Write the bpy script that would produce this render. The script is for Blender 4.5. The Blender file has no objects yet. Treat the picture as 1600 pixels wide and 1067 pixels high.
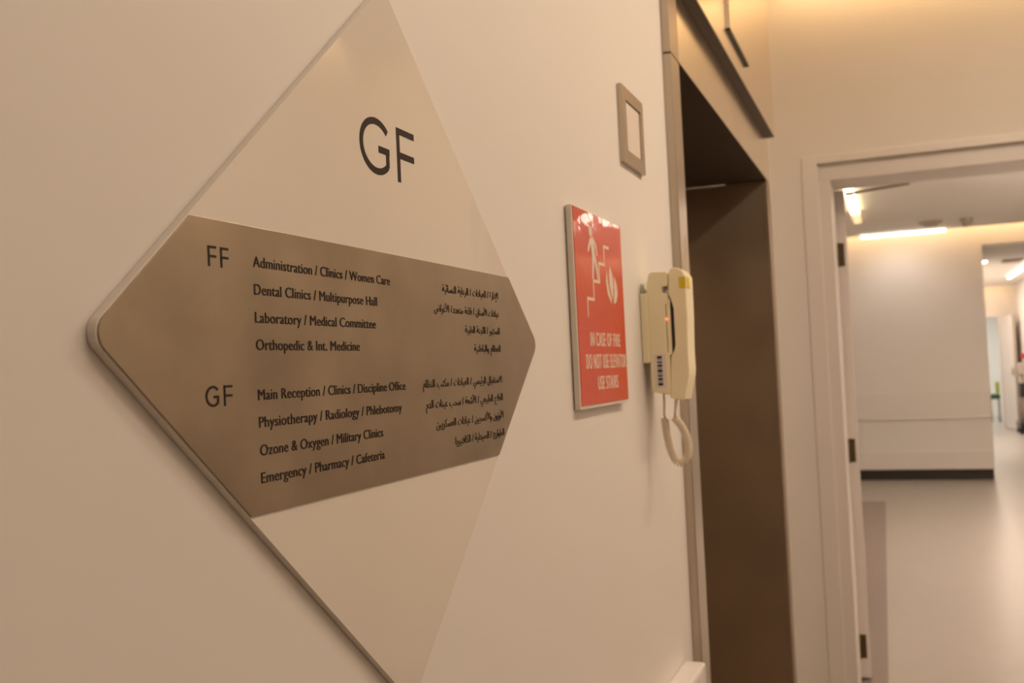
import bpy, bmesh, math, random
from mathutils import Vector, Matrix
random.seed(7)
S = bpy.context.scene
COL = S.collection

# ------------------------------------------------------------------ camera
F_PX, YAW, PIT, ROL = 1574.2, .36453, .03058, -.04654
cy, sy, cp, sp, cr, sr = math.cos(YAW), math.sin(YAW), math.cos(PIT), math.sin(PIT), math.cos(ROL), math.sin(ROL)
fw = Vector((cy*cp, sy*cp, sp)); rt = Vector((sy, -cy, 0)); up = rt.cross(fw)
rt, up = rt*cr + up*sr, up*cr - rt*sr
cam_data = bpy.data.cameras.new('camera')
cam = bpy.data.objects.new('camera', cam_data); COL.objects.link(cam)
cam_data.sensor_width = 22.3
cam_data.lens = F_PX*22.3/1600
cam.matrix_world = Matrix(((rt.x, up.x, -fw.x, 0), (rt.y, up.y, -fw.y, -.47), (rt.z, up.z, -fw.z, 1.44), (0, 0, 0, 1)))
cam_data.dof.use_dof = True
cam_data.dof.focus_distance = .96
cam_data.dof.aperture_fstop = 5.6
cam_data.clip_start = .02
S.camera = cam

# ------------------------------------------------------------------ world, exposure, lights
w = bpy.data.worlds.new('world'); S.world = w; w.use_nodes = True
w.node_tree.nodes['Background'].inputs[0].default_value = (1, .8, .6, 1)
w.node_tree.nodes['Background'].inputs[1].default_value = .02
S.view_settings.view_transform = 'Standard'
S.view_settings.look = 'None'
S.view_settings.gamma = 1
S.view_settings.use_curve_mapping = False
S.view_settings.exposure = 0.0

def area(name, loc, size, power, color, direction=(0, 0, -1), spread=180):
    l = bpy.data.lights.new(name, 'AREA'); l.shape = 'RECTANGLE'
    l.size, l.size_y = size; l.energy = power; l.color = color; l.spread = math.radians(spread)
    o = bpy.data.objects.new(name, l); COL.objects.link(o)
    o.location = loc
    o.rotation_euler = Vector(direction).to_track_quat('-Z', 'Y').to_euler()
    return o
def spot(name, loc, power, color, angle, direction=(0, 0, -1), blend=.6, radius=.05):
    l = bpy.data.lights.new(name, 'SPOT'); l.energy = power; l.color = color
    l.spot_size = math.radians(angle); l.spot_blend = blend; l.shadow_soft_size = radius
    o = bpy.data.objects.new(name, l); COL.objects.link(o)
    o.location = loc; o.rotation_euler = Vector(direction).to_track_quat('-Z', 'Y').to_euler()
    return o
WARM = (1, .80, .61); AMBER = (1, .62, .28); NEUT = (1, .80, .64); COOL = (1, .98, .90)
# lobby: recessed lines of light in the ceiling, cove over the end wall
area('lobby_line_light', (2.55, -1.15, 2.985), (1.5, .16), 25.5, WARM)
area('lobby_line_light', (.75, -1.15, 2.985), (1.2, .16), 12.5, WARM)
area('lobby_cove_light', (4.34, -.85, 3.08), (.03, 1.6), 3.2, AMBER)
area('lobby_cove_light', (2.2, -1.87, 3.08), (4.0, .03), 9, AMBER)
# room through the doorway: added ceiling fill and uplight, amber cove along the far wall, wall washer, corridor
area('added_ceiling_fill', (7.6, -1.9, 2.78), (3.0, .3), 32, NEUT)  # unseen fill added to light the room from above
area('added_uplight', (7.6, -2.9, 2.40), (3.0, .15), 125, NEUT, (0, 0, 1))  # added to brighten the room ceiling, no fixture holds it
area('room_cove_light', (12.16, -1.6, 2.93), (5.0, .03), 11, AMBER, (1, 0, -.3))
spot('wall_washer', (11.75, -.52, 2.80), 17, (1, .93, .92), 115, (.55, 0, -1), .9)
area('corridor_cove_light', (20.2, -1.95, 2.57), (.9, .05), 1.5, AMBER, (1, 0, -.6))
area('corridor_ceiling_light', (17.2, -1.75, 2.58), (5.0, .15), 60, NEUT)
area('end_room_light', (22.2, -1.6, 2.5), (1.2, 1.2), 55, COOL)

# ------------------------------------------------------------------ materials
def mat(name, color, rough=.5, metal=0., noise=None, bump=None, spec=.5, emit=None, coat=0., aniso=0., stretch=(1, 1, 1)):
    m = bpy.data.materials.new(name); m.use_nodes = True
    nt = m.node_tree; b = nt.nodes['Principled BSDF']
    b.inputs['Base Color'].default_value = (*color, 1)
    b.inputs['Roughness'].default_value = rough
    b.inputs['Metallic'].default_value = metal
    b.inputs['Specular IOR Level'].default_value = spec
    b.inputs['Coat Weight'].default_value = coat
    b.inputs['Coat Roughness'].default_value = .03
    b.inputs['Anisotropic'].default_value = aniso
    if emit:
        b.inputs['Emission Color'].default_value = (*emit[0], 1); b.inputs['Emission Strength'].default_value = emit[1]
    if noise or bump:
        tc = nt.nodes.new('ShaderNodeTexCoord'); mp = nt.nodes.new('ShaderNodeMapping')
        mp.inputs['Scale'].default_value = stretch
        nt.links.new(tc.outputs['Object'], mp.inputs['Vector'])
    if noise:                    # (scale, detail, colour variation, roughness variation)
        n = nt.nodes.new('ShaderNodeTexNoise'); n.inputs['Scale'].default_value = noise[0]; n.inputs['Detail'].default_value = noise[1]
        nt.links.new(mp.outputs[0], n.inputs['Vector'])
        r = nt.nodes.new('ShaderNodeValToRGB')
        r.color_ramp.elements[0].position = .2; r.color_ramp.elements[1].position = .8
        lo, hi = 1-noise[2], 1+noise[2]
        r.color_ramp.elements[0].color = (*[min(1, c*lo) for c in color], 1)
        r.color_ramp.elements[1].color = (*[min(1, c*hi) for c in color], 1)
        nt.links.new(n.outputs['Fac'], r.inputs[0]); nt.links.new(r.outputs[0], b.inputs['Base Color'])
        if len(noise) > 3:
            mr = nt.nodes.new('ShaderNodeMapRange')
            mr.inputs['From Min'].default_value = .3; mr.inputs['From Max'].default_value = .7
            mr.inputs['To Min'].default_value = rough-noise[3]; mr.inputs['To Max'].default_value = rough+noise[3]
            nt.links.new(n.outputs['Fac'], mr.inputs['Value']); nt.links.new(mr.outputs[0], b.inputs['Roughness'])
    if bump:                     # (scale, strength)
        n2 = nt.nodes.new('ShaderNodeTexNoise'); n2.inputs['Scale'].default_value = bump[0]; n2.inputs['Detail'].default_value = 4
        nt.links.new(mp.outputs[0], n2.inputs['Vector'])
        bp = nt.nodes.new('ShaderNodeBump'); bp.inputs['Strength'].default_value = bump[1]; bp.inputs['Distance'].default_value = bump[2] if len(bump) > 2 else .002
        nt.links.new(n2.outputs['Fac'], bp.inputs['Height']); nt.links.new(bp.outputs[0], b.inputs['Normal']); nt.links.new(bp.outputs[0], b.inputs['Coat Normal'])
    return m
M = dict(
    wall=mat('wall_paint', (.80, .76, .72), .55, noise=(3, 3, .012), bump=(180, .03), spec=.3),
    wall_room=mat('room_wall_paint', (.80, .765, .73), .5, bump=(180, .03), spec=.3),
    ceiling=mat('ceiling_paint', (.82, .79, .75), .8, noise=(2, 2, .01)),
    lobby_tile=mat('dark_lobby_tile', (.26, .21, .17), .3, noise=(5, 3, .06)),
    lobby_floor=mat('vinyl_floor', (.43, .40, .37), .32, noise=(6, 4, .03), spec=.5),
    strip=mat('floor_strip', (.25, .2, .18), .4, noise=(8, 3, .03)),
    dark=mat('dark_recess', (.03, .025, .02), .6, noise=(30, 2, .1)),
    trim=mat('door_frame_paint', (.80, .75, .72), .32, bump=(120, .02)),
    guard=mat('wall_guard_vinyl', (.78, .74, .71), .4, bump=(300, .04)),
    panel=mat('glossy_white_acrylic', (.78, .72, .645), .03, noise=(4, 2, .01), spec=.8),
    edge=mat('acrylic_edge', (.78, .74, .68), .25, noise=(40, 2, .02)),
    plate=mat('brushed_bronze_steel', (.355, .29, .215), .33, .92, noise=(11, 4, .2, .035)),
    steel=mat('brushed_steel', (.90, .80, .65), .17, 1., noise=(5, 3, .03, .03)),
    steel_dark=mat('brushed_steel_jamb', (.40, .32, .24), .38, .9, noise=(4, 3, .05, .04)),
    ink=mat('dark_lettering', (.032, .020, .016), .6, noise=(200, 2, .1), spec=.2),
    red=mat('laminated_red_print', (.66, .050, .007), .35, noise=(5, 3, .04), coat=.38, bump=(9, .35, .006), spec=.25),
    print_white=mat('printed_cream', (.80, .66, .55), .4, noise=(80, 2, .03)),
    board=mat('white_sign_board', (.74, .66, .57), .4, noise=(50, 2, .02)),
    cream=mat('cream_plastic', (.92, .82, .56), .34, noise=(20, 3, .02), bump=(500, .03)),
    cream_d=mat('cream_plastic_cord', (.86, .74, .58), .4, noise=(60, 2, .03)),
    black=mat('black_plastic', (.02, .017, .014), .4, noise=(60, 2, .1)),
    sticker=mat('white_sticker', (.80, .72, .64), .45, noise=(80, 2, .02)),
    yellow=mat('yellow_sticker', (.72, .55, .02), .45, noise=(80, 2, .04)),
    teal=mat('pale_green_tab', (.55, .66, .56), .4, noise=(80, 2, .04)),
    led=mat('red_led', (.8, .1, .05), .3, emit=((1, .12, .05), 4), noise=(50, 1, .02)),
    insert=mat('pale_insert', (.78, .70, .64), .35, noise=(60, 3, .02)),
    bronze=mat('dark_bronze', (.10, .07, .03), .4, .4, noise=(30, 3, .1)),
    lamp=mat('white_lamp_diffuser', (.9, .9, .88), .4, emit=((1, .90, .76), 5), noise=(5, 1, .01)),
    lamp_w=mat('warm_lamp_diffuser', (.9, .8, .6), .4, emit=((1, .82, .48), 6.5), noise=(5, 1, .01)),
    lamp_end=mat('amber_lamp_end', (.9, .75, .5), .4, emit=((1, .66, .33), 1.0), noise=(5, 1, .01)),
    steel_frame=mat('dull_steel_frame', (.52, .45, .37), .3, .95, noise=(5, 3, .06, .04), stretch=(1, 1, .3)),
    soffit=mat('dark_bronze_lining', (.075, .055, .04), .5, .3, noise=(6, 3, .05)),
    grey=mat('grey_fitting', (.46, .40, .35), .5, noise=(30, 2, .05)),
    callred=mat('red_call_point', (.6, .04, .03), .35, noise=(30, 2, .05)),
    green=mat('dark_green_vinyl', (.05, .09, .04), .5, noise=(30, 2, .1)),
    lime=mat('yellow_green_plastic', (.42, .45, .06), .5, noise=(30, 2, .05)),
    cool_wall=mat('pale_green_wall', (.84, .81, .76), .6, noise=(3, 2, .01)),
)

# ------------------------------------------------------------------ mesh helpers
def bx(bm, x0, x1, y0, y1, z0, z1, bev=0., seg=2):
    x0, x1 = min(x0, x1), max(x0, x1); y0, y1 = min(y0, y1), max(y0, y1); z0, z1 = min(z0, z1), max(z0, z1)
    r = bmesh.ops.create_cube(bm, size=1)
    vs = r['verts']
    bmesh.ops.scale(bm, vec=(x1-x0, y1-y0, z1-z0), verts=vs)
    bmesh.ops.translate(bm, vec=((x0+x1)/2, (y0+y1)/2, (z0+z1)/2), verts=vs)
    if bev:
        es = list({e for v in vs for e in v.link_edges})
        bmesh.ops.bevel(bm, geom=es, offset=bev, segments=seg, profile=.6, affect='EDGES')
    return bm
def box(*a, **k): return bx(bmesh.new(), *a, **k)
def prism_y(bm, pts, y0, y1, bev=0., seg=2):
    """a polygon in the xz plane, from y0 (front) back to y1"""
    a = [bm.verts.new((p[0], y0, p[1])) for p in pts]; b = [bm.verts.new((p[0], y1, p[1])) for p in pts]
    n = len(pts)
    f = bm.faces.new(a); bm.faces.new(b[::-1])
    for i in range(n): bm.faces.new((a[i], b[i], b[(i+1) % n], a[(i+1) % n]))
    bmesh.ops.recalc_face_normals(bm, faces=bm.faces[:])
    if bev: bmesh.ops.bevel(bm, geom=list(f.edges), offset=bev, segments=seg, profile=.6, affect='EDGES')
    return bm
def prism_x(bm, pts, x0, x1, bev=0., seg=2):
    """a polygon in the yz plane swept from x0 to x1"""
    a = [bm.verts.new((x0, p[0], p[1])) for p in pts]; b = [bm.verts.new((x1, p[0], p[1])) for p in pts]
    n = len(pts)
    fa = bm.faces.new(a); fb = bm.faces.new(b[::-1])
    for i in range(n): bm.faces.new((a[i], b[i], b[(i+1) % n], a[(i+1) % n]))
    bmesh.ops.recalc_face_normals(bm, faces=bm.faces[:])
    if bev: bmesh.ops.bevel(bm, geom=bm.edges[:], offset=bev, segments=seg, profile=.6, affect='EDGES')
    return bm
def tube(bm, pts, r, n=8, caps=True):
    pts = [Vector(p) for p in pts]; rings = []
    t0 = (pts[1]-pts[0]).normalized()
    nrm = t0.orthogonal().normalized()
    for i, p in enumerate(pts):
        t = (pts[min(i+1, len(pts)-1)] - pts[max(i-1, 0)]).normalized()
        nrm = (nrm - t*nrm.dot(t)).normalized(); bn = t.cross(nrm)
        rr = r[i] if isinstance(r, (list, tuple)) else r
        rings.append([bm.verts.new(p + (nrm*math.cos(2*math.pi*k/n) + bn*math.sin(2*math.pi*k/n))*rr) for k in range(n)])
    for a, b in zip(rings, rings[1:]):
        for k in range(n): bm.faces.new((a[k], a[(k+1) % n], b[(k+1) % n], b[k])).smooth = True
    if caps: bm.faces.new(rings[0][::-1]); bm.faces.new(rings[-1])
    return bm
def cyl(bm, c, r0, r1, z0, z1, n=24):
    bmesh.ops.create_cone(bm, cap_ends=True, segments=n, radius1=r0, radius2=r1, depth=z1-z0,
                          matrix=Matrix.Translation((c[0], c[1], (z0+z1)/2)))
    return bm
def obj(name, bm, m, parent=None):
    me = bpy.data.meshes.new(name); bm.to_mesh(me); bm.free()
    o = bpy.data.objects.new(name, me); COL.objects.link(o)
    me.materials.append(M[m])
    if parent:
        o.parent = parent
        o.matrix_parent_inverse = parent_world(parent).inverted()
    return o
def parent_world(p):
    mw = p.matrix_basis.copy()
    if p.parent: mw = parent_world(p.parent) @ p.matrix_parent_inverse @ mw
    return mw
def thing(name, label, cat, loc, group=None, kind=None):
    o = bpy.data.objects.new(name, None); COL.objects.link(o); o.location = loc; o.empty_display_size = .05
    if label: o['label'] = label
    if cat: o['category'] = cat
    if group: o['group'] = group
    if kind: o['kind'] = kind
    return o
def tag(o, label, cat, group=None):
    o['label'] = label; o['category'] = cat
    if group: o['group'] = group
    return o
def struct(name, bm, m, parent=None):
    o = obj(name, bm, m, parent)
    if not parent: o['kind'] = 'structure'
    return o

# ------------------------------------------------------------------ the setting
LOBBY_H, ROOM_H, CORR_H = 3.0, 2.80, 2.60
XB0, XB1 = 4.45, 4.73            # end wall with the doorway
XF = 12.38                        # far wall of the next room
YR = -1.95                        # right wall of the lobby
struct('floor', box(4.55, 24.5, -4.2, 1.2, -.1, 0), 'lobby_floor')
struct('floor_lobby', box(-2.6, 4.55, -2.1, .6, -.1, 0), 'lobby_tile')
b = bmesh.new()
bx(b, -2.6, 2.36, 0, .15, 0, 3.3); bx(b, 2.36, 4.14, 0, .15, 2.20, 3.3); bx(b, 4.14, XB0, 0, .15, 0, 3.3)
struct('wall_left', b, 'wall')
b = bmesh.new()
bx(b, XB0, XB1, -.19, .15, 0, 3.3); bx(b, XB0, XB1, -1.42, -.19, 2.262, 3.3); bx(b, XB0, XB1, -4.2, -1.42, 0, 3.3)
struct('wall_back', b, 'wall')
struct('wall_right', box(-2.6, XB0, YR-.12, YR, 0, 3.3), 'wall')
struct('wall_rear', box(-2.72, -2.6, YR-.12, .15, 0, 3.3), 'wall')
b = bmesh.new()
bx(b, -2.6, 4.30, YR+.14, 0, LOBBY_H, LOBBY_H+.06); bx(b, 4.30, XB0, YR, 0, 3.24, 3.3); bx(b, -2.6, 4.30, YR, YR+.14, 3.24, 3.3)
bx(b, 4.28, 4.30, YR+.16, 0, LOBBY_H+.06, 3.24); bx(b, -2.6, 4.30, YR+.14, YR+.16, LOBBY_H+.06, 3.24)
struct('ceiling', b, 'ceiling')
# next room
b = bmesh.new(); bx(b, XB1, 12.10, -4.2, 1.0, ROOM_H, ROOM_H+.05); bx(b, 12.10, XF, -4.2, 1.0, 3.05, 3.1); bx(b, 12.08, 12.10, -4.2, 1., ROOM_H+.05, 3.05)
struct('ceiling_room', b, 'ceiling')
b = bmesh.new()
bx(b, XF, XF+.12, -1.41, 1.0, .12, 3.05); bx(b, XF, XF+.12, -2.5, -1.41, CORR_H+.02, 3.05); bx(b, XF, XF+.12, -4.2, -2.5, 0, 3.05)
struct('wall_far', b, 'wall_room')
struct('baseboard_far', box(XF+.03, XF+.11, -1.40, 1.0, 0, .12), 'dark')
struct('trim_1', box(XF-.02, XF, -1.41, 1.0, .122, .33, bev=.006), 'guard')
struct('wall_room_left', box(XB1, XF+.12, 1.0, 1.12, 0, 3.1), 'wall_room')
struct('wall_room_right', box(XB1, XF+.12, -4.32, -4.2, 0, 3.1), 'wall_room')
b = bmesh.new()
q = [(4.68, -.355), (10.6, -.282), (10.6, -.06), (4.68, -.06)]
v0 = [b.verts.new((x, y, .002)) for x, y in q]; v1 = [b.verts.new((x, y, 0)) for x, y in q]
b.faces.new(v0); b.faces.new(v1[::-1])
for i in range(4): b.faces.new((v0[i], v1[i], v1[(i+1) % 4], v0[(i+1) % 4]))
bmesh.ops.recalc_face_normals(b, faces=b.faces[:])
struct('dark_floor_quad', b, 'strip')  # darker, slightly angled quad laid over the floor
# corridor
b = bmesh.new(); bx(b, XF+.12, 20.2, -2.5, -1.41, CORR_H, CORR_H+.08); bx(b, 20.2, 20.5, -2.5, -1.41, CORR_H+.06, CORR_H+.1)
struct('ceiling_corridor', b, 'ceiling')
struct('wall_corridor_left', box(XF+.12, 20.62, -1.41, -1.29, 0, 2.9), 'wall_room')
struct('wall_corridor_right', box(XF+.12, 20.62, -2.62, -2.5, 0, 2.9), 'wall_room')
b = bmesh.new(); bx(b, 20.5, 20.62, -2.5, -2.23, 0, 2.75); bx(b, 20.5, 20.62, -2.23, -1.55, 2.06, 2.75); bx(b, 20.5, 20.62, -1.55, -1.41, 0, 2.75)
struct('wall_end', b, 'wall_room')
b = bmesh.new(); bx(b, 24.2, 24.3, -4.2, 1.2, 0, 2.8)
struct('wall_end_room', b, 'cool_wall')
b = bmesh.new(); bx(b, 20.62, 24.2, -3.6, -.2, 2.6, 2.7)
struct('ceiling_end_room', b, 'ceiling')
b = bmesh.new(); bx(b, 20.62, 24.2, -3.7, -3.6, 0, 2.7); bx(b, 20.62, 24.2, -.2, -.1, 0, 2.7)
struct('wall_end_sides', b, 'cool_wall')

# doorway in the end wall: casing, frame, open leaf on hinges, closer arm
d = thing('door_1', None, None, (4.5, -.2, 0), kind='structure')
b = bmesh.new(); bx(b, 4.443, 4.45, -.195, -.13, 0, 2.297, bev=.003); bx(b, 4.443, 4.45, -1.48, -1.415, 0, 2.297, bev=.003); bx(b, 4.443, 4.45, -1.415, -.195, 2.262, 2.297, bev=.003)
obj('door_casing', b, 'trim', d)
b = bmesh.new(); bx(b, 4.475, 4.76, -.243, -.19, 0, 2.192, bev=.003); bx(b, 4.475, 4.76, -1.42, -1.365, 0, 2.192, bev=.003); bx(b, 4.475, 4.76, -1.42, -.19, 2.192, 2.262, bev=.003)
obj('door_frame', b, 'trim', d)
b = box(0, .91, -.022, .022, .01, 2.1905, bev=.002)
bmesh.ops.transform(b, matrix=Matrix.Translation((4.766, -.263, 0)) @ Matrix.Rotation(math.radians(3.0), 4, 'Z'), verts=b.verts)
leaf = obj('door_leaf', b, 'trim', d)
for z in (1.90, 1.02, .15):
    b = bmesh.new(); bx(b, 4.762, 4.7665, -.271, -.246, z-.052, z+.052, bev=.001); tube(b, [(4.760, -.2435, z-.054), (4.760, -.2435, z+.054)], .006)
    obj('hinge', b, 'bronze', d)
b = bmesh.new(); tube(b, [(4.84, -.318, 2.184), (4.82, -.40, 2.188), (4.79, -.56, 2.194)], .007); bx(b, 4.82, 4.86, -.318, -.286, 2.176, 2.188, bev=.003)
obj('closer_arm', b, 'grey', d)

# far doorway leaf
d2 = thing('door_2', None, None, (20.5, -2.24, 0), kind='structure')
b = bmesh.new(); bx(b, 20.48, 20.5, -2.29, -2.22, 0, 2.1); bx(b, 20.48, 20.5, -1.56, -1.50, 0, 2.1); bx(b, 20.48, 20.5, -2.22, -1.56, 2.05, 2.1)
obj('door_casing', b, 'trim', d2)
b = box(-.02, .02, -.82, 0, .01, 2.04, bev=.003)
bmesh.ops.transform(b, matrix=Matrix.Translation((20.44, -2.27, 0)) @ Matrix.Rotation(math.radians(-81.5), 4, 'Z'), verts=b.verts)
obj('door_leaf', b, 'trim', d2)
b = box(-.024, .024, -.832, -.82, .01, 2.04)
bmesh.ops.transform(b, matrix=Matrix.Translation((20.44, -2.27, 0)) @ Matrix.Rotation(math.radians(-81.5), 4, 'Z'), verts=b.verts)
obj('edge_seal', b, 'grey', d2)
b = box(19.68, 19.76, -2.355, -2.33, .98, 1.12, bev=.01)
obj('door_handle', b, 'grey', d2)

# ------------------------------------------------------------------ text helpers
_gl = {}
def glyph_meshes(chars):
    """cache of (mesh verts, faces, advance) of single characters in Blender's own font"""
    need = [c for c in dict.fromkeys(chars) if c not in _gl and c != ' ']
    tmp = []
    def mk(s):
        cu = bpy.data.curves.new('tmp', 'FONT'); cu.body = s; cu.resolution_u = 5
        o = bpy.data.objects.new('tmp', cu); COL.objects.link(o); tmp.append(o); return o
    bar = mk('|'); pairs = [(c, mk(c), mk(c+'|')) for c in need]
    bpy.context.view_layer.update()
    dg = bpy.context.evaluated_depsgraph_get()
    def geo(o):
        me = bpy.data.meshes.new_from_object(o.evaluated_get(dg))
        v = [tuple(q.co) for q in me.vertices]; f = [tuple(p.vertices) for p in me.polygons]
        bpy.data.meshes.remove(me); return v, f
    bw = max(v[0] for v in geo(bar)[0])
    for c, a, p in pairs:
        v, f = geo(a); adv = max(q[0] for q in geo(p)[0]) - bw
        _gl[c] = (v, f, adv)
    for o in tmp:
        cu = o.data; bpy.data.objects.remove(o); bpy.data.curves.remove(cu)
    _gl[' '] = ([], [], .27)
def text_bm(s, x0, x1, z, cap, y, bold=0., depth=.0004, capref='H', track=1.04):
    """Latin: lay the string out from x0 to x1 on the baseline z with capital height cap; the face looks towards -y"""
    cu = bpy.data.curves.new('tmp', 'FONT'); cu.body = s; cu.resolution_u = 6; cu.space_character = track
    o = bpy.data.objects.new('tmp', cu); COL.objects.link(o)
    bpy.context.view_layer.update()
    me = bpy.data.meshes.new_from_object(o.evaluated_get(bpy.context.evaluated_depsgraph_get()))
    bpy.data.objects.remove(o); bpy.data.curves.remove(cu)
    glyph_meshes(capref); H = max(v[1] for v in _gl[capref][0])
    xs = [v.co.x for v in me.vertices]; a, bb = min(xs), max(xs); k = (x1-x0)/(bb-a); kz = cap/H
    bm = bmesh.new(); bm.from_mesh(me); bpy.data.meshes.remove(me)
    for v in bm.verts: v.co = Vector((x0 + (v.co.x-a)*k, y, z + v.co.y*kz))
    if bold:
        g = bmesh.ops.duplicate(bm, geom=bm.verts[:]+bm.edges[:]+bm.faces[:])['geom']
        bmesh.ops.translate(bm, verts=[q for q in g if isinstance(q, bmesh.types.BMVert)], vec=(bold, -.00002, 0))
    return raise_bm(bm, depth)
def raise_bm(bm, depth):
    for f in bm.faces:
        f.normal_update()
        if f.normal.y > 0: f.normal_flip()
    r = bmesh.ops.extrude_face_region(bm, geom=bm.faces[:])
    nv = [e for e in r['geom'] if isinstance(e, bmesh.types.BMVert)]
    bmesh.ops.translate(bm, verts=nv, vec=(0, -depth, 0))
    return bm
def arabic_bm(s, x0, x1, z, cap, y, depth=.0004, space=.36):
    """Arabic: joined letter forms laid one by one, each raised a hair differently where they overlap"""
    glyph_meshes(s + '\uFE8D')
    H = max(v[1] for v in _gl['\uFE8D'][0])
    pen = 0; items = []
    for c in s:
        items.append((c, pen)); pen += space if c == ' ' else _gl[c][2]
    xs = [v[0]+px for c, px in items for v in _gl[c][0]]
    a, bb = min(xs), max(xs); k = (x1-x0)/(bb-a); kz = cap/H
    bm = bmesh.new()
    for i, (c, px) in enumerate(items):
        v, f, _ = _gl[c]
        vs = [bm.verts.new((x0 + (q[0]+px-a)*k, y - .00001*(i % 3), z + q[1]*kz)) for q in v]
        for p in f:
            try: bm.faces.new([vs[j] for j in p])
            except ValueError: pass
    return raise_bm(bm, depth)
def stroke_bm(paths, width, y, depth=.0004, wx=1., bm=None):
    """flat strokes of constant width along polylines in xz, mitred, raised by depth"""
    bm = bm or bmesh.new(); y0 = y
    for ip, path in enumerate(paths):
        y = y0 - .00002*ip
        P = [Vector((p[0]/wx, p[1])) for p in path]
        L = []; Rr = []
        for i, p in enumerate(P):
            d0 = (P[i]-P[i-1]).normalized() if i else None
            d1 = (P[i+1]-P[i]).normalized() if i < len(P)-1 else None
            d0 = d0 or d1; d1 = d1 or d0
            n0 = Vector((-d0.y, d0.x)); n1 = Vector((-d1.y, d1.x)); nn = (n0+n1).normalized()
            k = width/2/max(.4, nn.dot(n0))
            L.append(p+nn*k); Rr.append(p-nn*k)
        for i in range(len(P)-1):
            q = [L[i], L[i+1], Rr[i+1], Rr[i]]
            fr = [bm.verts.new((c.x*wx, y-depth, c.y)) for c in q]; bk = [bm.verts.new((c.x*wx, y, c.y)) for c in q]
            bm.faces.new(fr)
            for j in range(4): bm.faces.new((fr[j], bk[j], bk[(j+1) % 4], fr[(j+1) % 4]))
    bmesh.ops.remove_doubles(bm, verts=bm.verts[:], dist=1e-6)
    bmesh.ops.recalc_face_normals(bm, faces=bm.faces[:])
    return bm
def arc(cx, cz, rx, rz, a0, a1, n=28):
    return [(cx+rx*math.cos(math.radians(a0+(a1-a0)*i/n)), cz+rz*math.sin(math.radians(a0+(a1-a0)*i/n))) for i in range(n+1)]
def letter_G(x, z, h, wd):
    t = .118; r = .5-t/2
    p = arc(.5, .5, r, r, 42, 318, 40)
    e = p[-1]
    u = [[(a*1., b) for a, b in p] , [(.5+r*.743, .185), (.5+r*.743, .524)], [(.5+r*.743+t/2, .465), (.56, .465)]]
    return [[(x+a*wd/.885, z+b*h) for a, b in q] for q in u], t*h
def letter_F(x, z, h, wd):
    t = .118
    u = [[(t/2, 0), (t/2, 1)], [(t*.4, 1-t/2), (.49, 1-t/2)], [(t*.4, .50), (.475, .50)]]
    return [[(x+a*wd/.49, z+b*h) for a, b in q] for q in u], t*h

# Arabic letters: isolated, final, initial, medial forms
AR = {}
for ch, base, n in (('ا',0xFE8D,2),('أ',0xFE83,2),('إ',0xFE87,2),('ب',0xFE8F,4),('ة',0xFE93,2),('ت',0xFE95,4),('ج',0xFE9D,4),('ح',0xFEA1,4),
                    ('خ',0xFEA5,4),('د',0xFEA9,2),('ر',0xFEAD,2),('ز',0xFEAF,2),('س',0xFEB1,4),('ش',0xFEB5,4),('ص',0xFEB9,4),('ض',0xFEBD,4),
                    ('ط',0xFEC1,4),('ظ',0xFEC5,4),('ع',0xFEC9,4),('غ',0xFECD,4),('ف',0xFED1,4),('ق',0xFED5,4),('ك',0xFED9,4),('ل',0xFEDD,4),
                    ('م',0xFEE1,4),('ن',0xFEE5,4),('و',0xFEED,2),('ي',0xFEF1,4),('ئ',0xFE89,4)):
    AR[ch] = [chr(base+i) for i in range(n)]
LA = {'ا': ('\uFEFB', '\uFEFC'), 'أ': ('\uFEF7', '\uFEF8'), 'إ': ('\uFEF9', '\uFEFA')}
def shape_ar(s):
    out = []; i = 0; prev_joins = False
    while i < len(s):
        c = s[i]
        if c not in AR: out.append(c); prev_joins = False; i += 1; continue
        if c == 'ل' and i+1 < len(s) and s[i+1] in LA:
            out.append(LA[s[i+1]][1 if prev_joins else 0]); prev_joins = False; i += 2; continue
        f = AR[c]; nxt = i+1 < len(s) and s[i+1] in AR
        if len(f) == 4:
            out.append(f[(3 if nxt else 1) if prev_joins else (2 if nxt else 0)]); prev_joins = nxt
        else:
            out.append(f[1 if prev_joins else 0]); prev_joins = False
        i += 1
    return ''.join(out)[::-1]

# ------------------------------------------------------------------ directory sign
CX, CZ, HW, HH = .8942, 1.4766, .4116, .3571
SZ = 1.0290                       # size of the sign's own layout units
def su(x): return CX + (x-.869)*SZ
def sv(z): return CZ + (z-1.4755)*SZ
def rounded(pts, r, n=8, which=None):
    out = []
    for i, p in enumerate(pts):
        if which and i not in which: out.append(p); continue
        p = Vector(p); a = (Vector(pts[i-1])-p).normalized(); c = (Vector(pts[(i+1) % len(pts)])-p).normalized()
        ha = math.acos(a.dot(c))/2; d_ = r/math.tan(ha); ctr = p + (a+c).normalized()*r/math.sin(ha)
        s0 = p+a*d_-ctr; s1 = p+c*d_-ctr
        ang = s0.angle_signed(s1)
        for k in range(n+1):
            t = -ang*k/n
            out.append(tuple(ctr + Vector((s0.x*math.cos(t)-s0.y*math.sin(t), s0.x*math.sin(t)+s0.y*math.cos(t)))))
    return out
YF = -.0076                       # face of the white panel
sign = thing('directory_sign', 'white diamond-shaped floor directory sign with a bronze steel band, fixed to the left wall', 'sign', (CX, 0, CZ))
dia = rounded([(CX-HW, CZ), (CX, CZ+HH), (CX+HW, CZ), (CX, CZ-HH)], .014)
obj('backing_panel', prism_y(bmesh.new(), dia, YF, -.0006), 'panel', sign)
ZT, ZB = sv(1.5585), sv(1.343)
ins = .0015
def dx(z): return HW*(1-abs(z-CZ)/HH) - ins
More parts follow.
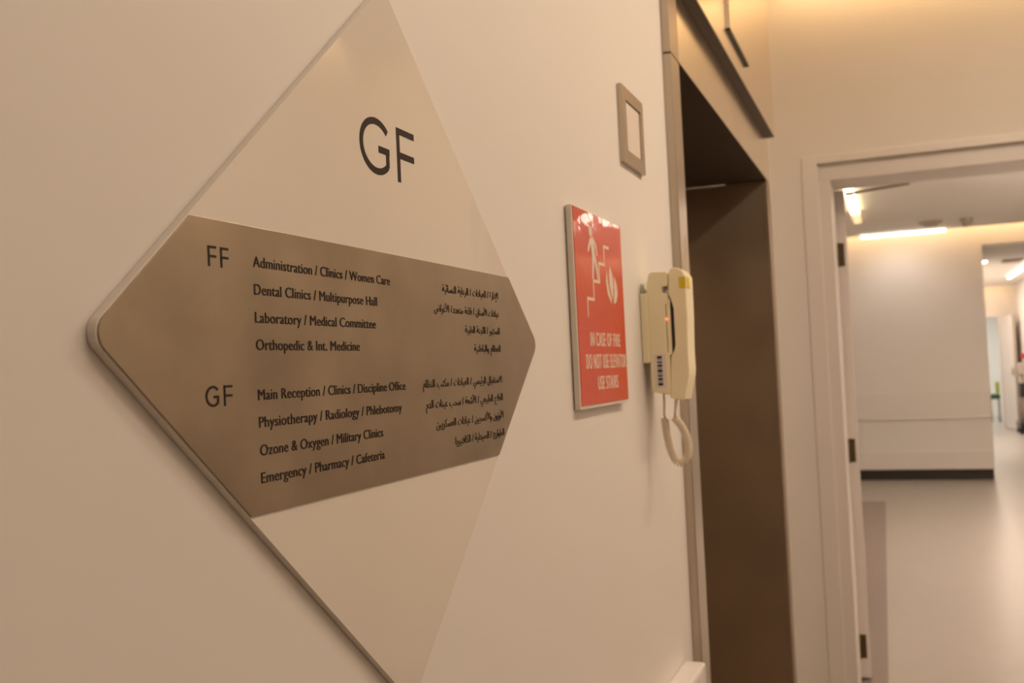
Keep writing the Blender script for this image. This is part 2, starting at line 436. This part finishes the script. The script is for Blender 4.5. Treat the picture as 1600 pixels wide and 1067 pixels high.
band = rounded([(CX-dx(ZT), ZT), (CX+dx(ZT), ZT), (CX+dx(CZ), CZ), (CX+dx(ZB), ZB), (CX-dx(ZB), ZB), (CX-dx(CZ), CZ)], .014, which=(2, 5))
plate = obj('steel_band', prism_y(bmesh.new(), band, YF-.0015, YF, bev=.0003), 'plate', sign)
plate['label'] = 'brushed bronze steel band across the middle'
YP = YF-.0015
EN = [('Administration / Clinics / Women Care', .8545, 1.5281), ('Dental Clinics / Multipurpose Hall', .8275, 1.5072),
      ('Laboratory / Medical Committee', .8231, 1.4861), ('Orthopedic & Int. Medicine', .7917, 1.4655),
      ('Main Reception / Clinics / Discipline Office', .8777, 1.4279), ('Physiotherapy / Radiology / Phlebotomy', .8680, 1.4074),
      ('Ozone & Oxygen / Military Clinics', .8284, 1.3864), ('Emergency / Pharmacy / Cafeteria', .8296, 1.3658)]
for s, x1, z in EN:
    o = obj('text_line', text_bm(s, su(.6364), su(x1), sv(z), .0083, YP, bold=.00005), 'ink', plate); o['label'] = 'dark English line reading ' + s
ARL = [('الإدارة / العيادات / الرعاية النسائية', .973, 1.5286), ('عيادات الأسنان / قاعة متعددة الأغراض', .951, 1.5070),
       ('المختبر / اللجنة الطبية', 1.0295, 1.4862), ('العظام والباطنية', 1.0525, 1.4652),
       ('الاستقبال الرئيسي / العيادات / مكتب النظام', .9168, 1.4283), ('العلاج الطبيعي / الأشعة / سحب عينات الدم', .9217, 1.4070),
       ('الأوزون والأكسجين / عيادات العسكريين', .9441, 1.3858), ('الطوارئ / الصيدلية / الكافتيريا', .9901, 1.3650)]
for s, x0, z in ARL:
    o = obj('text_line', arabic_bm(shape_ar(s), su(x0), su(1.1328), sv(z), .0086, YP), 'ink', plate); o['label'] = 'dark Arabic line of the directory'
def letters(a, x_a, w_a, x_b, w_b, z, h, y):
    b = bmesh.new()
    for ch, x, wd in ((a, x_a, w_a), ('F', x_b, w_b)):
        p, t = (letter_G if ch == 'G' else letter_F)(x, z, h, wd)
        stroke_bm(p, t, y, bm=b)
    return b
o = obj('floor_code', letters('F', su(.5832), .0098, su(.5972), .0098, sv(1.5243), .0152, YP), 'ink', plate); o['label'] = 'floor code FF'
o = obj('floor_code', letters('G', su(.5752), .0149, su(.5952), .0104, sv(1.4255), .0152, YP), 'ink', plate); o['label'] = 'floor code GF'
o = obj('floor_letters', letters('G', su(.8092), .0602, su(.8822), .0414, sv(1.6325), .0557, YF), 'ink', sign); o['label'] = 'large dark letters GF'

# ------------------------------------------------------------------ fire notice
fn = thing('fire_notice', 'red and white fire notice about elevators and stairs, left of the wall phone', 'sign', (1.635, 0, 1.38))
obj('backing_board', box(1.484, 1.772, -.0115, -.002, 1.377, 1.696, bev=.001), 'board', fn)
pr = obj('red_print', box(1.489, 1.775, -.0125, -.0115, 1.3825, 1.6945), 'red', fn); pr['label'] = 'glossy red laminated print'
YN = -.0125
def poly_bm(polys, y, depth=.0003):
    b = bmesh.new()
    for p in polys: prism_y(b, p, y-depth, y)
    return b
def ell(cx, cz, rx, rz, n=20): return [(cx+rx*math.cos(2*math.pi*i/n), cz+rz*math.sin(2*math.pi*i/n)) for i in range(n)]
b = poly_bm([ell(1.580, 1.6640, .0095, .0095)], YN)
_k = [0]
def taper(b, pts, ws):
    for i in range(len(pts)-1):
        p, q = Vector(pts[i]), Vector(pts[i+1]); d_ = (q-p).normalized(); n = Vector((-d_.y, d_.x))
        quad = [p+n*ws[i]/2, q+n*ws[i+1]/2, q-n*ws[i+1]/2, p-n*ws[i]/2]
        _k[0] += 1
        prism_y(b, [tuple(v) for v in quad], YN-.0003-.00003*_k[0], YN)
taper(b, [(1.584, 1.654), (1.590, 1.640), (1.592, 1.622)], [.020, .021, .015])
taper(b, [(1.578, 1.651), (1.567, 1.637), (1.560, 1.629)], [.009, .008, .006])
taper(b, [(1.594, 1.650), (1.609, 1.640), (1.611, 1.626)], [.009, .008, .006])
taper(b, [(1.589, 1.626), (1.586, 1.608), (1.580, 1.586)], [.012, .011, .008])
taper(b, [(1.595, 1.625), (1.606, 1.606), (1.613, 1.586)], [.012, .011, .008])
o = obj('walking_figure', b, 'print_white', pr)
st = [(1.5455, 1.5225), (1.5455, 1.5525), (1.5835, 1.5525), (1.5835, 1.5835), (1.6210, 1.5835), (1.6210, 1.6150), (1.6560, 1.6150), (1.6560, 1.6465), (1.6890, 1.6465)]
obj('stair_line', stroke_bm([st], .0050, YN, .0003), 'print_white', pr)
fl = [[(1.690, 1.5505), (1.668, 1.5660), (1.661, 1.5870), (1.668, 1.6080), (1.672, 1.5930), (1.679, 1.5750), (1.694, 1.5560)],
      [(1.700, 1.5560), (1.684, 1.5780), (1.681, 1.5990), (1.690, 1.6170), (1.704, 1.6020), (1.708, 1.5800)],
      [(1.706, 1.5500), (1.712, 1.5780), (1.714, 1.6010), (1.7300, 1.5870), (1.734, 1.5700), (1.724, 1.5560)]]
obj('flame_mark', poly_bm(fl, YN), 'print_white', pr)
for s, x0, x1, z, h in (('IN CASE OF FIRE', 1.5505, 1.7335, 1.4765, .0220), ('DO NOT USE ELEVATOR', 1.5220, 1.7672, 1.4400, .0230), ('USE STAIRS', 1.5825, 1.7070, 1.4053, .0216)):
    o = obj('text_line', text_bm(s, x0, x1, z, h, YN, bold=.0018, depth=.0003, track=1.16), 'print_white', pr); o['label'] = 'pale capital letters reading ' + s

# ------------------------------------------------------------------ steel framed wall plate
wp = thing('wall_plate', 'small steel framed plate with a pale insert, high on the wall above the fire notice', 'wall plate', (1.933, 0, 1.83))
outer = [(1.849, 1.829), (2.021, 1.829), (2.021, 1.978), (1.849, 1.978)]
inner = [(1.882, 1.8555), (1.998, 1.8555), (1.998, 1.9545), (1.882, 1.9545)]
b = bmesh.new()
vo = [b.verts.new((x, -.009, z)) for x, z in outer]; vi = [b.verts.new((x, -.009, z)) for x, z in inner]
wo = [b.verts.new((x, 0, z)) for x, z in outer]; wi = [b.verts.new((x, -.0045, z)) for x, z in inner]
for i in range(4):
    j = (i+1) % 4
    b.faces.new((vo[i], vo[j], vi[j], vi[i])); b.faces.new((wo[i], wo[j], vo[j], vo[i])); b.faces.new((vi[i], vi[j], wi[j], wi[i]))
    b.faces.new((wo[i], wi[i], wi[j], wo[j]))
bmesh.ops.recalc_face_normals(b, faces=b.faces[:])
obj('plate_frame', b, 'steel_frame', wp)
obj('insert', box(1.884, 1.996, -.0062, 0, 1.8575, 1.9525, bev=.001), 'insert', wp)

# ------------------------------------------------------------------ wall phone
ph = thing('wall_phone', 'cream wall telephone with coiled cord, mounted between the red notice and the elevator', 'telephone', (1.985, 0, 1.38))
X0, X1 = 1.950, 2.035
obj('wall_bracket', box(X0-.004, X1+.004, -.0155, -.0005, 1.4455, 1.5830, bev=.003), 'cream', ph)
body = [(-.0150, 1.391), (-.0150, 1.602), (-.0195, 1.6205), (-.0270, 1.6250), (-.0565, 1.6235), (-.0565, 1.595), (-.0450, 1.594), (-.0450, 1.5820), (-.0560, 1.5800),
        (-.0550, 1.5600), (-.0500, 1.5575), (-.0500, 1.4640), (-.0545, 1.4610), (-.0520, 1.386), (-.0490, 1.3815), (-.0200, 1.3875)]
pb = obj('phone_body', prism_x(bmesh.new(), body, X0, X1, bev=.0022), 'cream', ph)
hs = [(-.0590, 1.4600), (-.0560, 1.4560), (-.0500, 1.3790), (-.0520, 1.3745), (-.0745, 1.3690), (-.0790, 1.3715), (-.0895, 1.4180), (-.0905, 1.4300), (-.0900, 1.4700), (-.0920, 1.5300), (-.0925, 1.5900),
      (-.0925, 1.6120), (-.0860, 1.6240), (-.0760, 1.6300), (-.0680, 1.6305), (-.0640, 1.6285), (-.0575, 1.6200), (-.0575, 1.5760), (-.0610, 1.5690), (-.0655, 1.5500), (-.0655, 1.4800), (-.0630, 1.4680)]
hd = obj('handset', prism_x(bmesh.new(), hs, X0+.003, X1-.010, bev=.0030, seg=3), 'cream', ph)
obj('cradle_slot', box(X0+.005, X1-.004, -.0650, -.0600, 1.4660, 1.5620), 'black', ph)
obj('cradle_plate', box(X0+.003, X1-.006, -.0590, -.0515, 1.4600, 1.5700), 'cream', ph)
obj('cradle_gap', box(X0+.005, X1-.006, -.0516, -.0500, 1.4640, 1.5575), 'grey', ph)
b = bmesh.new(); tube(b, [(X0+.001, -.0515, 1.5300), (X0+.0065, -.0515, 1.5300)], .0017, 12)
o = obj('indicator_lamp', b, 'led', ph); o['label'] = 'tiny red lamp'
stk = obj('bar_code_sticker', box(X0-.0006, X0, -.0460, -.0225, 1.3960, 1.4620), 'sticker', pb)
z = 1.4585; k = 0; b = bmesh.new()
while z > 1.4010:
    h = (.0052, .0018, .0030, .0012, .0044, .0022)[k % 6]
    if k % 2 == 0: bx(b, X0-.0009, X0-.0006, -.0385, -.0290, z-h, z)
    else: bx(b, X0-.0009, X0-.0006, -.0385, -.0290, z-h*.7, z)
    z -= h + (.0013, .0020, .0010)[k % 3]; k += 1
obj('bars', b, 'ink', stk)
b = bmesh.new(); bx(b, X0+.012, X0+.040, -.0932, -.0924, 1.5885, 1.6110); bx(b, X0+.0024, X0+.003, -.0922, -.0790, 1.5885, 1.6110)
o = obj('yellow_sticker', b, 'yellow', hd); o['label'] = 'small yellow sticker'
obj('mounting_tab', box(X0+.012, X0+.03, -.0040, -.0005, 1.583, 1.604, bev=.001), 'teal', ph)
# coiled cord: straight tails, then a helix along a hanging loop
XC = X0+.036
def bez(p, n):
    out = []
    for i in range(n+1):
        t = i/n; u = 1-t
        out.append(tuple(u**3*p[0][j]+3*u*u*t*p[1][j]+3*u*t*t*p[2][j]+t**3*p[3][j] for j in range(2)))
    return out
loop = bez([(-.0300, 1.334), (-.0330, 1.290), (-.0400, 1.246), (-.0570, 1.2455)], 60) + bez([(-.0570, 1.2455), (-.0800, 1.2450), (-.0850, 1.300), (-.0490, 1.335)], 60)[1:]
coil = []; turns = 46; sub = 10
N_ = turns*sub
cum = [0]
for a, c in zip(loop, loop[1:]): cum.append(cum[-1]+math.hypot(c[0]-a[0], c[1]-a[1]))
def at(s):
    s = max(0, min(1, s))*cum[-1]
    for i in range(len(cum)-1):
        if cum[i+1] >= s: break
    t = (s-cum[i])/(cum[i+1]-cum[i]); a, c = loop[i], loop[i+1]
    tx, tz = c[0]-a[0], c[1]-a[1]; l = math.hypot(tx, tz)
    return (a[0]+tx*t, a[1]+tz*t, tx/l, tz/l)
for i in range(N_+1):
    y_, z_, ty, tz = at(i/N_); th = 2*math.pi*i/sub; r = .0064
    coil.append((XC + r*math.cos(th), y_ + r*math.sin(th)*(-tz), z_ + r*math.sin(th)*ty))
b = bmesh.new(); tube(b, coil, .0020, 6)
tube(b, [(XC, -.031, 1.386), (XC, -.0305, 1.360), (XC, -.0295, 1.342), coil[0]], .0022, 8)
tube(b, [(XC, -.056, 1.376), (XC, -.0545, 1.366), (XC, -.0520, 1.350), coil[-1]], [.0036, .0032, .0022, .0020], 8)
o = obj('coiled_cord', b, 'cream_d', ph)

# ------------------------------------------------------------------ handrail end below the phone
rl = thing('bumper_rail', 'white wall bumper rail ending at the elevator frame, low on the left wall', 'rail', (0, 0, .64))
obj('rail_body', box(-2.5, 2.165, -.048, 0, .645, .797, bev=.007), 'guard', rl)
obj('end_cap', box(2.1655, 2.19, -.048, 0, .645, .797, bev=.009, seg=3), 'guard', rl)

# ------------------------------------------------------------------ elevator entrance
el = thing('elevator_entrance', 'brushed steel elevator entrance with deep dark reveal in the left wall', 'elevator', (3.25, 0, 0))
YE = -.02
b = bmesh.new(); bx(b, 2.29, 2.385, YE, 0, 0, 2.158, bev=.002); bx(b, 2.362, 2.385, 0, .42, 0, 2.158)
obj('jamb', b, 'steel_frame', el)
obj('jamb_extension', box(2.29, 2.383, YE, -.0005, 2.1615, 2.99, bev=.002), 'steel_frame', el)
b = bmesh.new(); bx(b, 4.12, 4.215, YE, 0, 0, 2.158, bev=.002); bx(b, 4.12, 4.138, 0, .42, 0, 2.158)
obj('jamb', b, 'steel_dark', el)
b = bmesh.new(); bx(b, 2.385, 4.215, YE, -.0005, 2.162, 2.985, bev=.001)
b2 = b; obj('head', b2, 'steel', el)
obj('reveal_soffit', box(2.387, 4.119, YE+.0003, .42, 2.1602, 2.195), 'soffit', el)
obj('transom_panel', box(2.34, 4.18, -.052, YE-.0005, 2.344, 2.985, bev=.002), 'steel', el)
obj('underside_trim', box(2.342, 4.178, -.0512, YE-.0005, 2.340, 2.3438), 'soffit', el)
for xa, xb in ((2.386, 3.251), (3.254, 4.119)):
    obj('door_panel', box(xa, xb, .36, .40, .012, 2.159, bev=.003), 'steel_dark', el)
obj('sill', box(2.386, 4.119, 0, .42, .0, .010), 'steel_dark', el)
fi = thing('floor_indicator', 'flat steel floor indicator plate on the panel above the elevator opening', 'indicator', (3.195, -.053, 2.416))
obj('cover_plate', box(2.99, 3.40, -.062, -.0525, 2.424, 2.85, bev=.0015), 'steel', fi)
obj('underside_shade', box(2.994, 3.396, -.0612, -.0525, 2.416, 2.4238), 'black', fi)  # black strip stands in for the shade under the cover plate

# ------------------------------------------------------------------ next room
wg = thing('wall_guard', 'wide white wall guard board across the far wall of the next room', 'wall guard', (XF, -.2, .69))
obj('guard_board', box(XF-.022, XF-.0005, -1.405, .98, .69, 1.0, bev=.006), 'guard', wg)
obj('guard_lip', box(XF-.030, XF-.022, -1.405, .98, .69, .712, bev=.003), 'guard', wg)
def line_light(label, x0, x1, y0, y1, z1, m='lamp', h=.040):
    t = thing('linear_light', label, 'lamp', ((x0+x1)/2, (y0+y1)/2, z1), 'linear ceiling lights beyond the doorway')
    obj('mounting_rail', box(x0+.01, x1-.01, y0+.01, y1-.01, z1-.012, z1), 'grey', t)
    obj('diffuser', box(x0, x1, y0, y1, z1-h, z1-.012, bev=.006), m, t)
    return t
line_light('long white linear ceiling light running across the far wall top', 11.96, 12.02, -1.03, -.155, ROOM_H)
t = line_light('warm linear ceiling light beside the door leaf, seen end on', 8.1, 9.9, -.212, -.135, ROOM_H, 'lamp_w')
b = bmesh.new(); bx(b, 9.905, 10.6, -.205, -.135, ROOM_H-.040, ROOM_H-.012, bev=.005)
obj('diffuser_end', b, 'lamp_end', t)
line_light('white linear ceiling light inside the corridor beyond the far wall', 14.6, 17.8, -2.215, -2.165, CORR_H)
dl = thing('downlight', 'small bright round downlight at the left edge of the corridor ceiling', 'lamp', (14.2, -1.545, CORR_H))
obj('trim_ring', cyl(bmesh.new(), (14.2, -1.545), .07, .08, CORR_H-.02, CORR_H), 'trim', dl)
obj('bulb', cyl(bmesh.new(), (14.2, -1.545), .05, .06, CORR_H-.045, CORR_H-.02), 'lamp', dl)
sd = thing('smoke_detector', 'flat grey smoke detector on the room ceiling above the long linear light', 'detector', (11.3, -.86, ROOM_H))
obj('detector_base', cyl(bmesh.new(), (11.3, -.86), .11, .12, ROOM_H-.022, ROOM_H), 'grey', sd)
obj('detector_head', cyl(bmesh.new(), (11.3, -.86), .06, .09, ROOM_H-.05, ROOM_H-.022), 'grey', sd)
dc = thing('dome_camera', 'small grey dome camera on the room ceiling, right of the smoke detector', 'camera', (11.3, -1.20, ROOM_H))
obj('camera_base', cyl(bmesh.new(), (11.3, -1.20), .06, .065, ROOM_H-.03, ROOM_H), 'grey', dc)
b = bmesh.new(); bmesh.ops.create_uvsphere(b, u_segments=20, v_segments=12, radius=.05, matrix=Matrix.Translation((11.3, -1.20, ROOM_H-.04)))
obj('dome', b, 'grey', dc)
# corridor things, far off
cd = thing('ceiling_vent', 'grey slotted air vent in the corridor ceiling', 'vent', (14.6, -1.95, CORR_H))
obj('vent_frame', box(14.4, 14.8, -2.05, -1.80, CORR_H-.015, CORR_H), 'grey', cd)
for i in range(5): obj('slat', box(14.43+i*.075, 14.48+i*.075, -2.03, -1.82, CORR_H-.022, CORR_H-.015), 'grey', cd)
cp_ = thing('call_point', 'small red fire call point on the corridor wall at the right edge', 'call point', (19.3, -2.5, 1.3))
obj('call_box', box(19.24, 19.34, -2.499, -2.45, 1.26, 1.36, bev=.006), 'callred', cp_)
obj('call_window', box(19.236, 19.2405, -2.485, -2.462, 1.30, 1.33), 'black', cp_)
tr = thing('equipment_trolley', 'dark equipment trolley beside the open door at the corridor end', 'trolley', (19.2, -2.46, 0))
obj('trolley_base', box(18.9, 19.5, -2.46, -2.33, .08, .20, bev=.02), 'black', tr)
b = bmesh.new(); tube(b, [(19.15, -2.41, .2), (19.15, -2.41, 1.05)], .03); obj('post', b, 'grey', tr)
obj('tray', box(19.0, 19.35, -2.46, -2.37, .62, .86, bev=.015), 'black', tr)
obj('monitor', box(19.05, 19.30, -2.46, -2.38, 1.0, 1.2, bev=.015), 'grey', tr)
for xx in (18.95, 19.45):
    for yy in (-2.43, -2.36): obj('wheel', cyl(bmesh.new(), (xx, yy), .03, .03, .0, .08), 'black', tr)
ch = thing('low_stool', 'low dark green stool with a yellow-green back inside the bright far room', 'stool', (22.3, -2.25, 0))
obj('seat', box(22.15, 22.45, -2.33, -2.14, .46, .56, bev=.03), 'green', ch)
obj('backrest', box(22.42, 22.48, -2.345, -2.27, .56, .80, bev=.02), 'lime', ch)
for xx in (22.19, 22.42):
    for yy in (-2.31, -2.16):
        b = bmesh.new(); tube(b, [(xx, yy, 0), (xx, yy, .47)], .014); obj('leg', b, 'grey', ch)
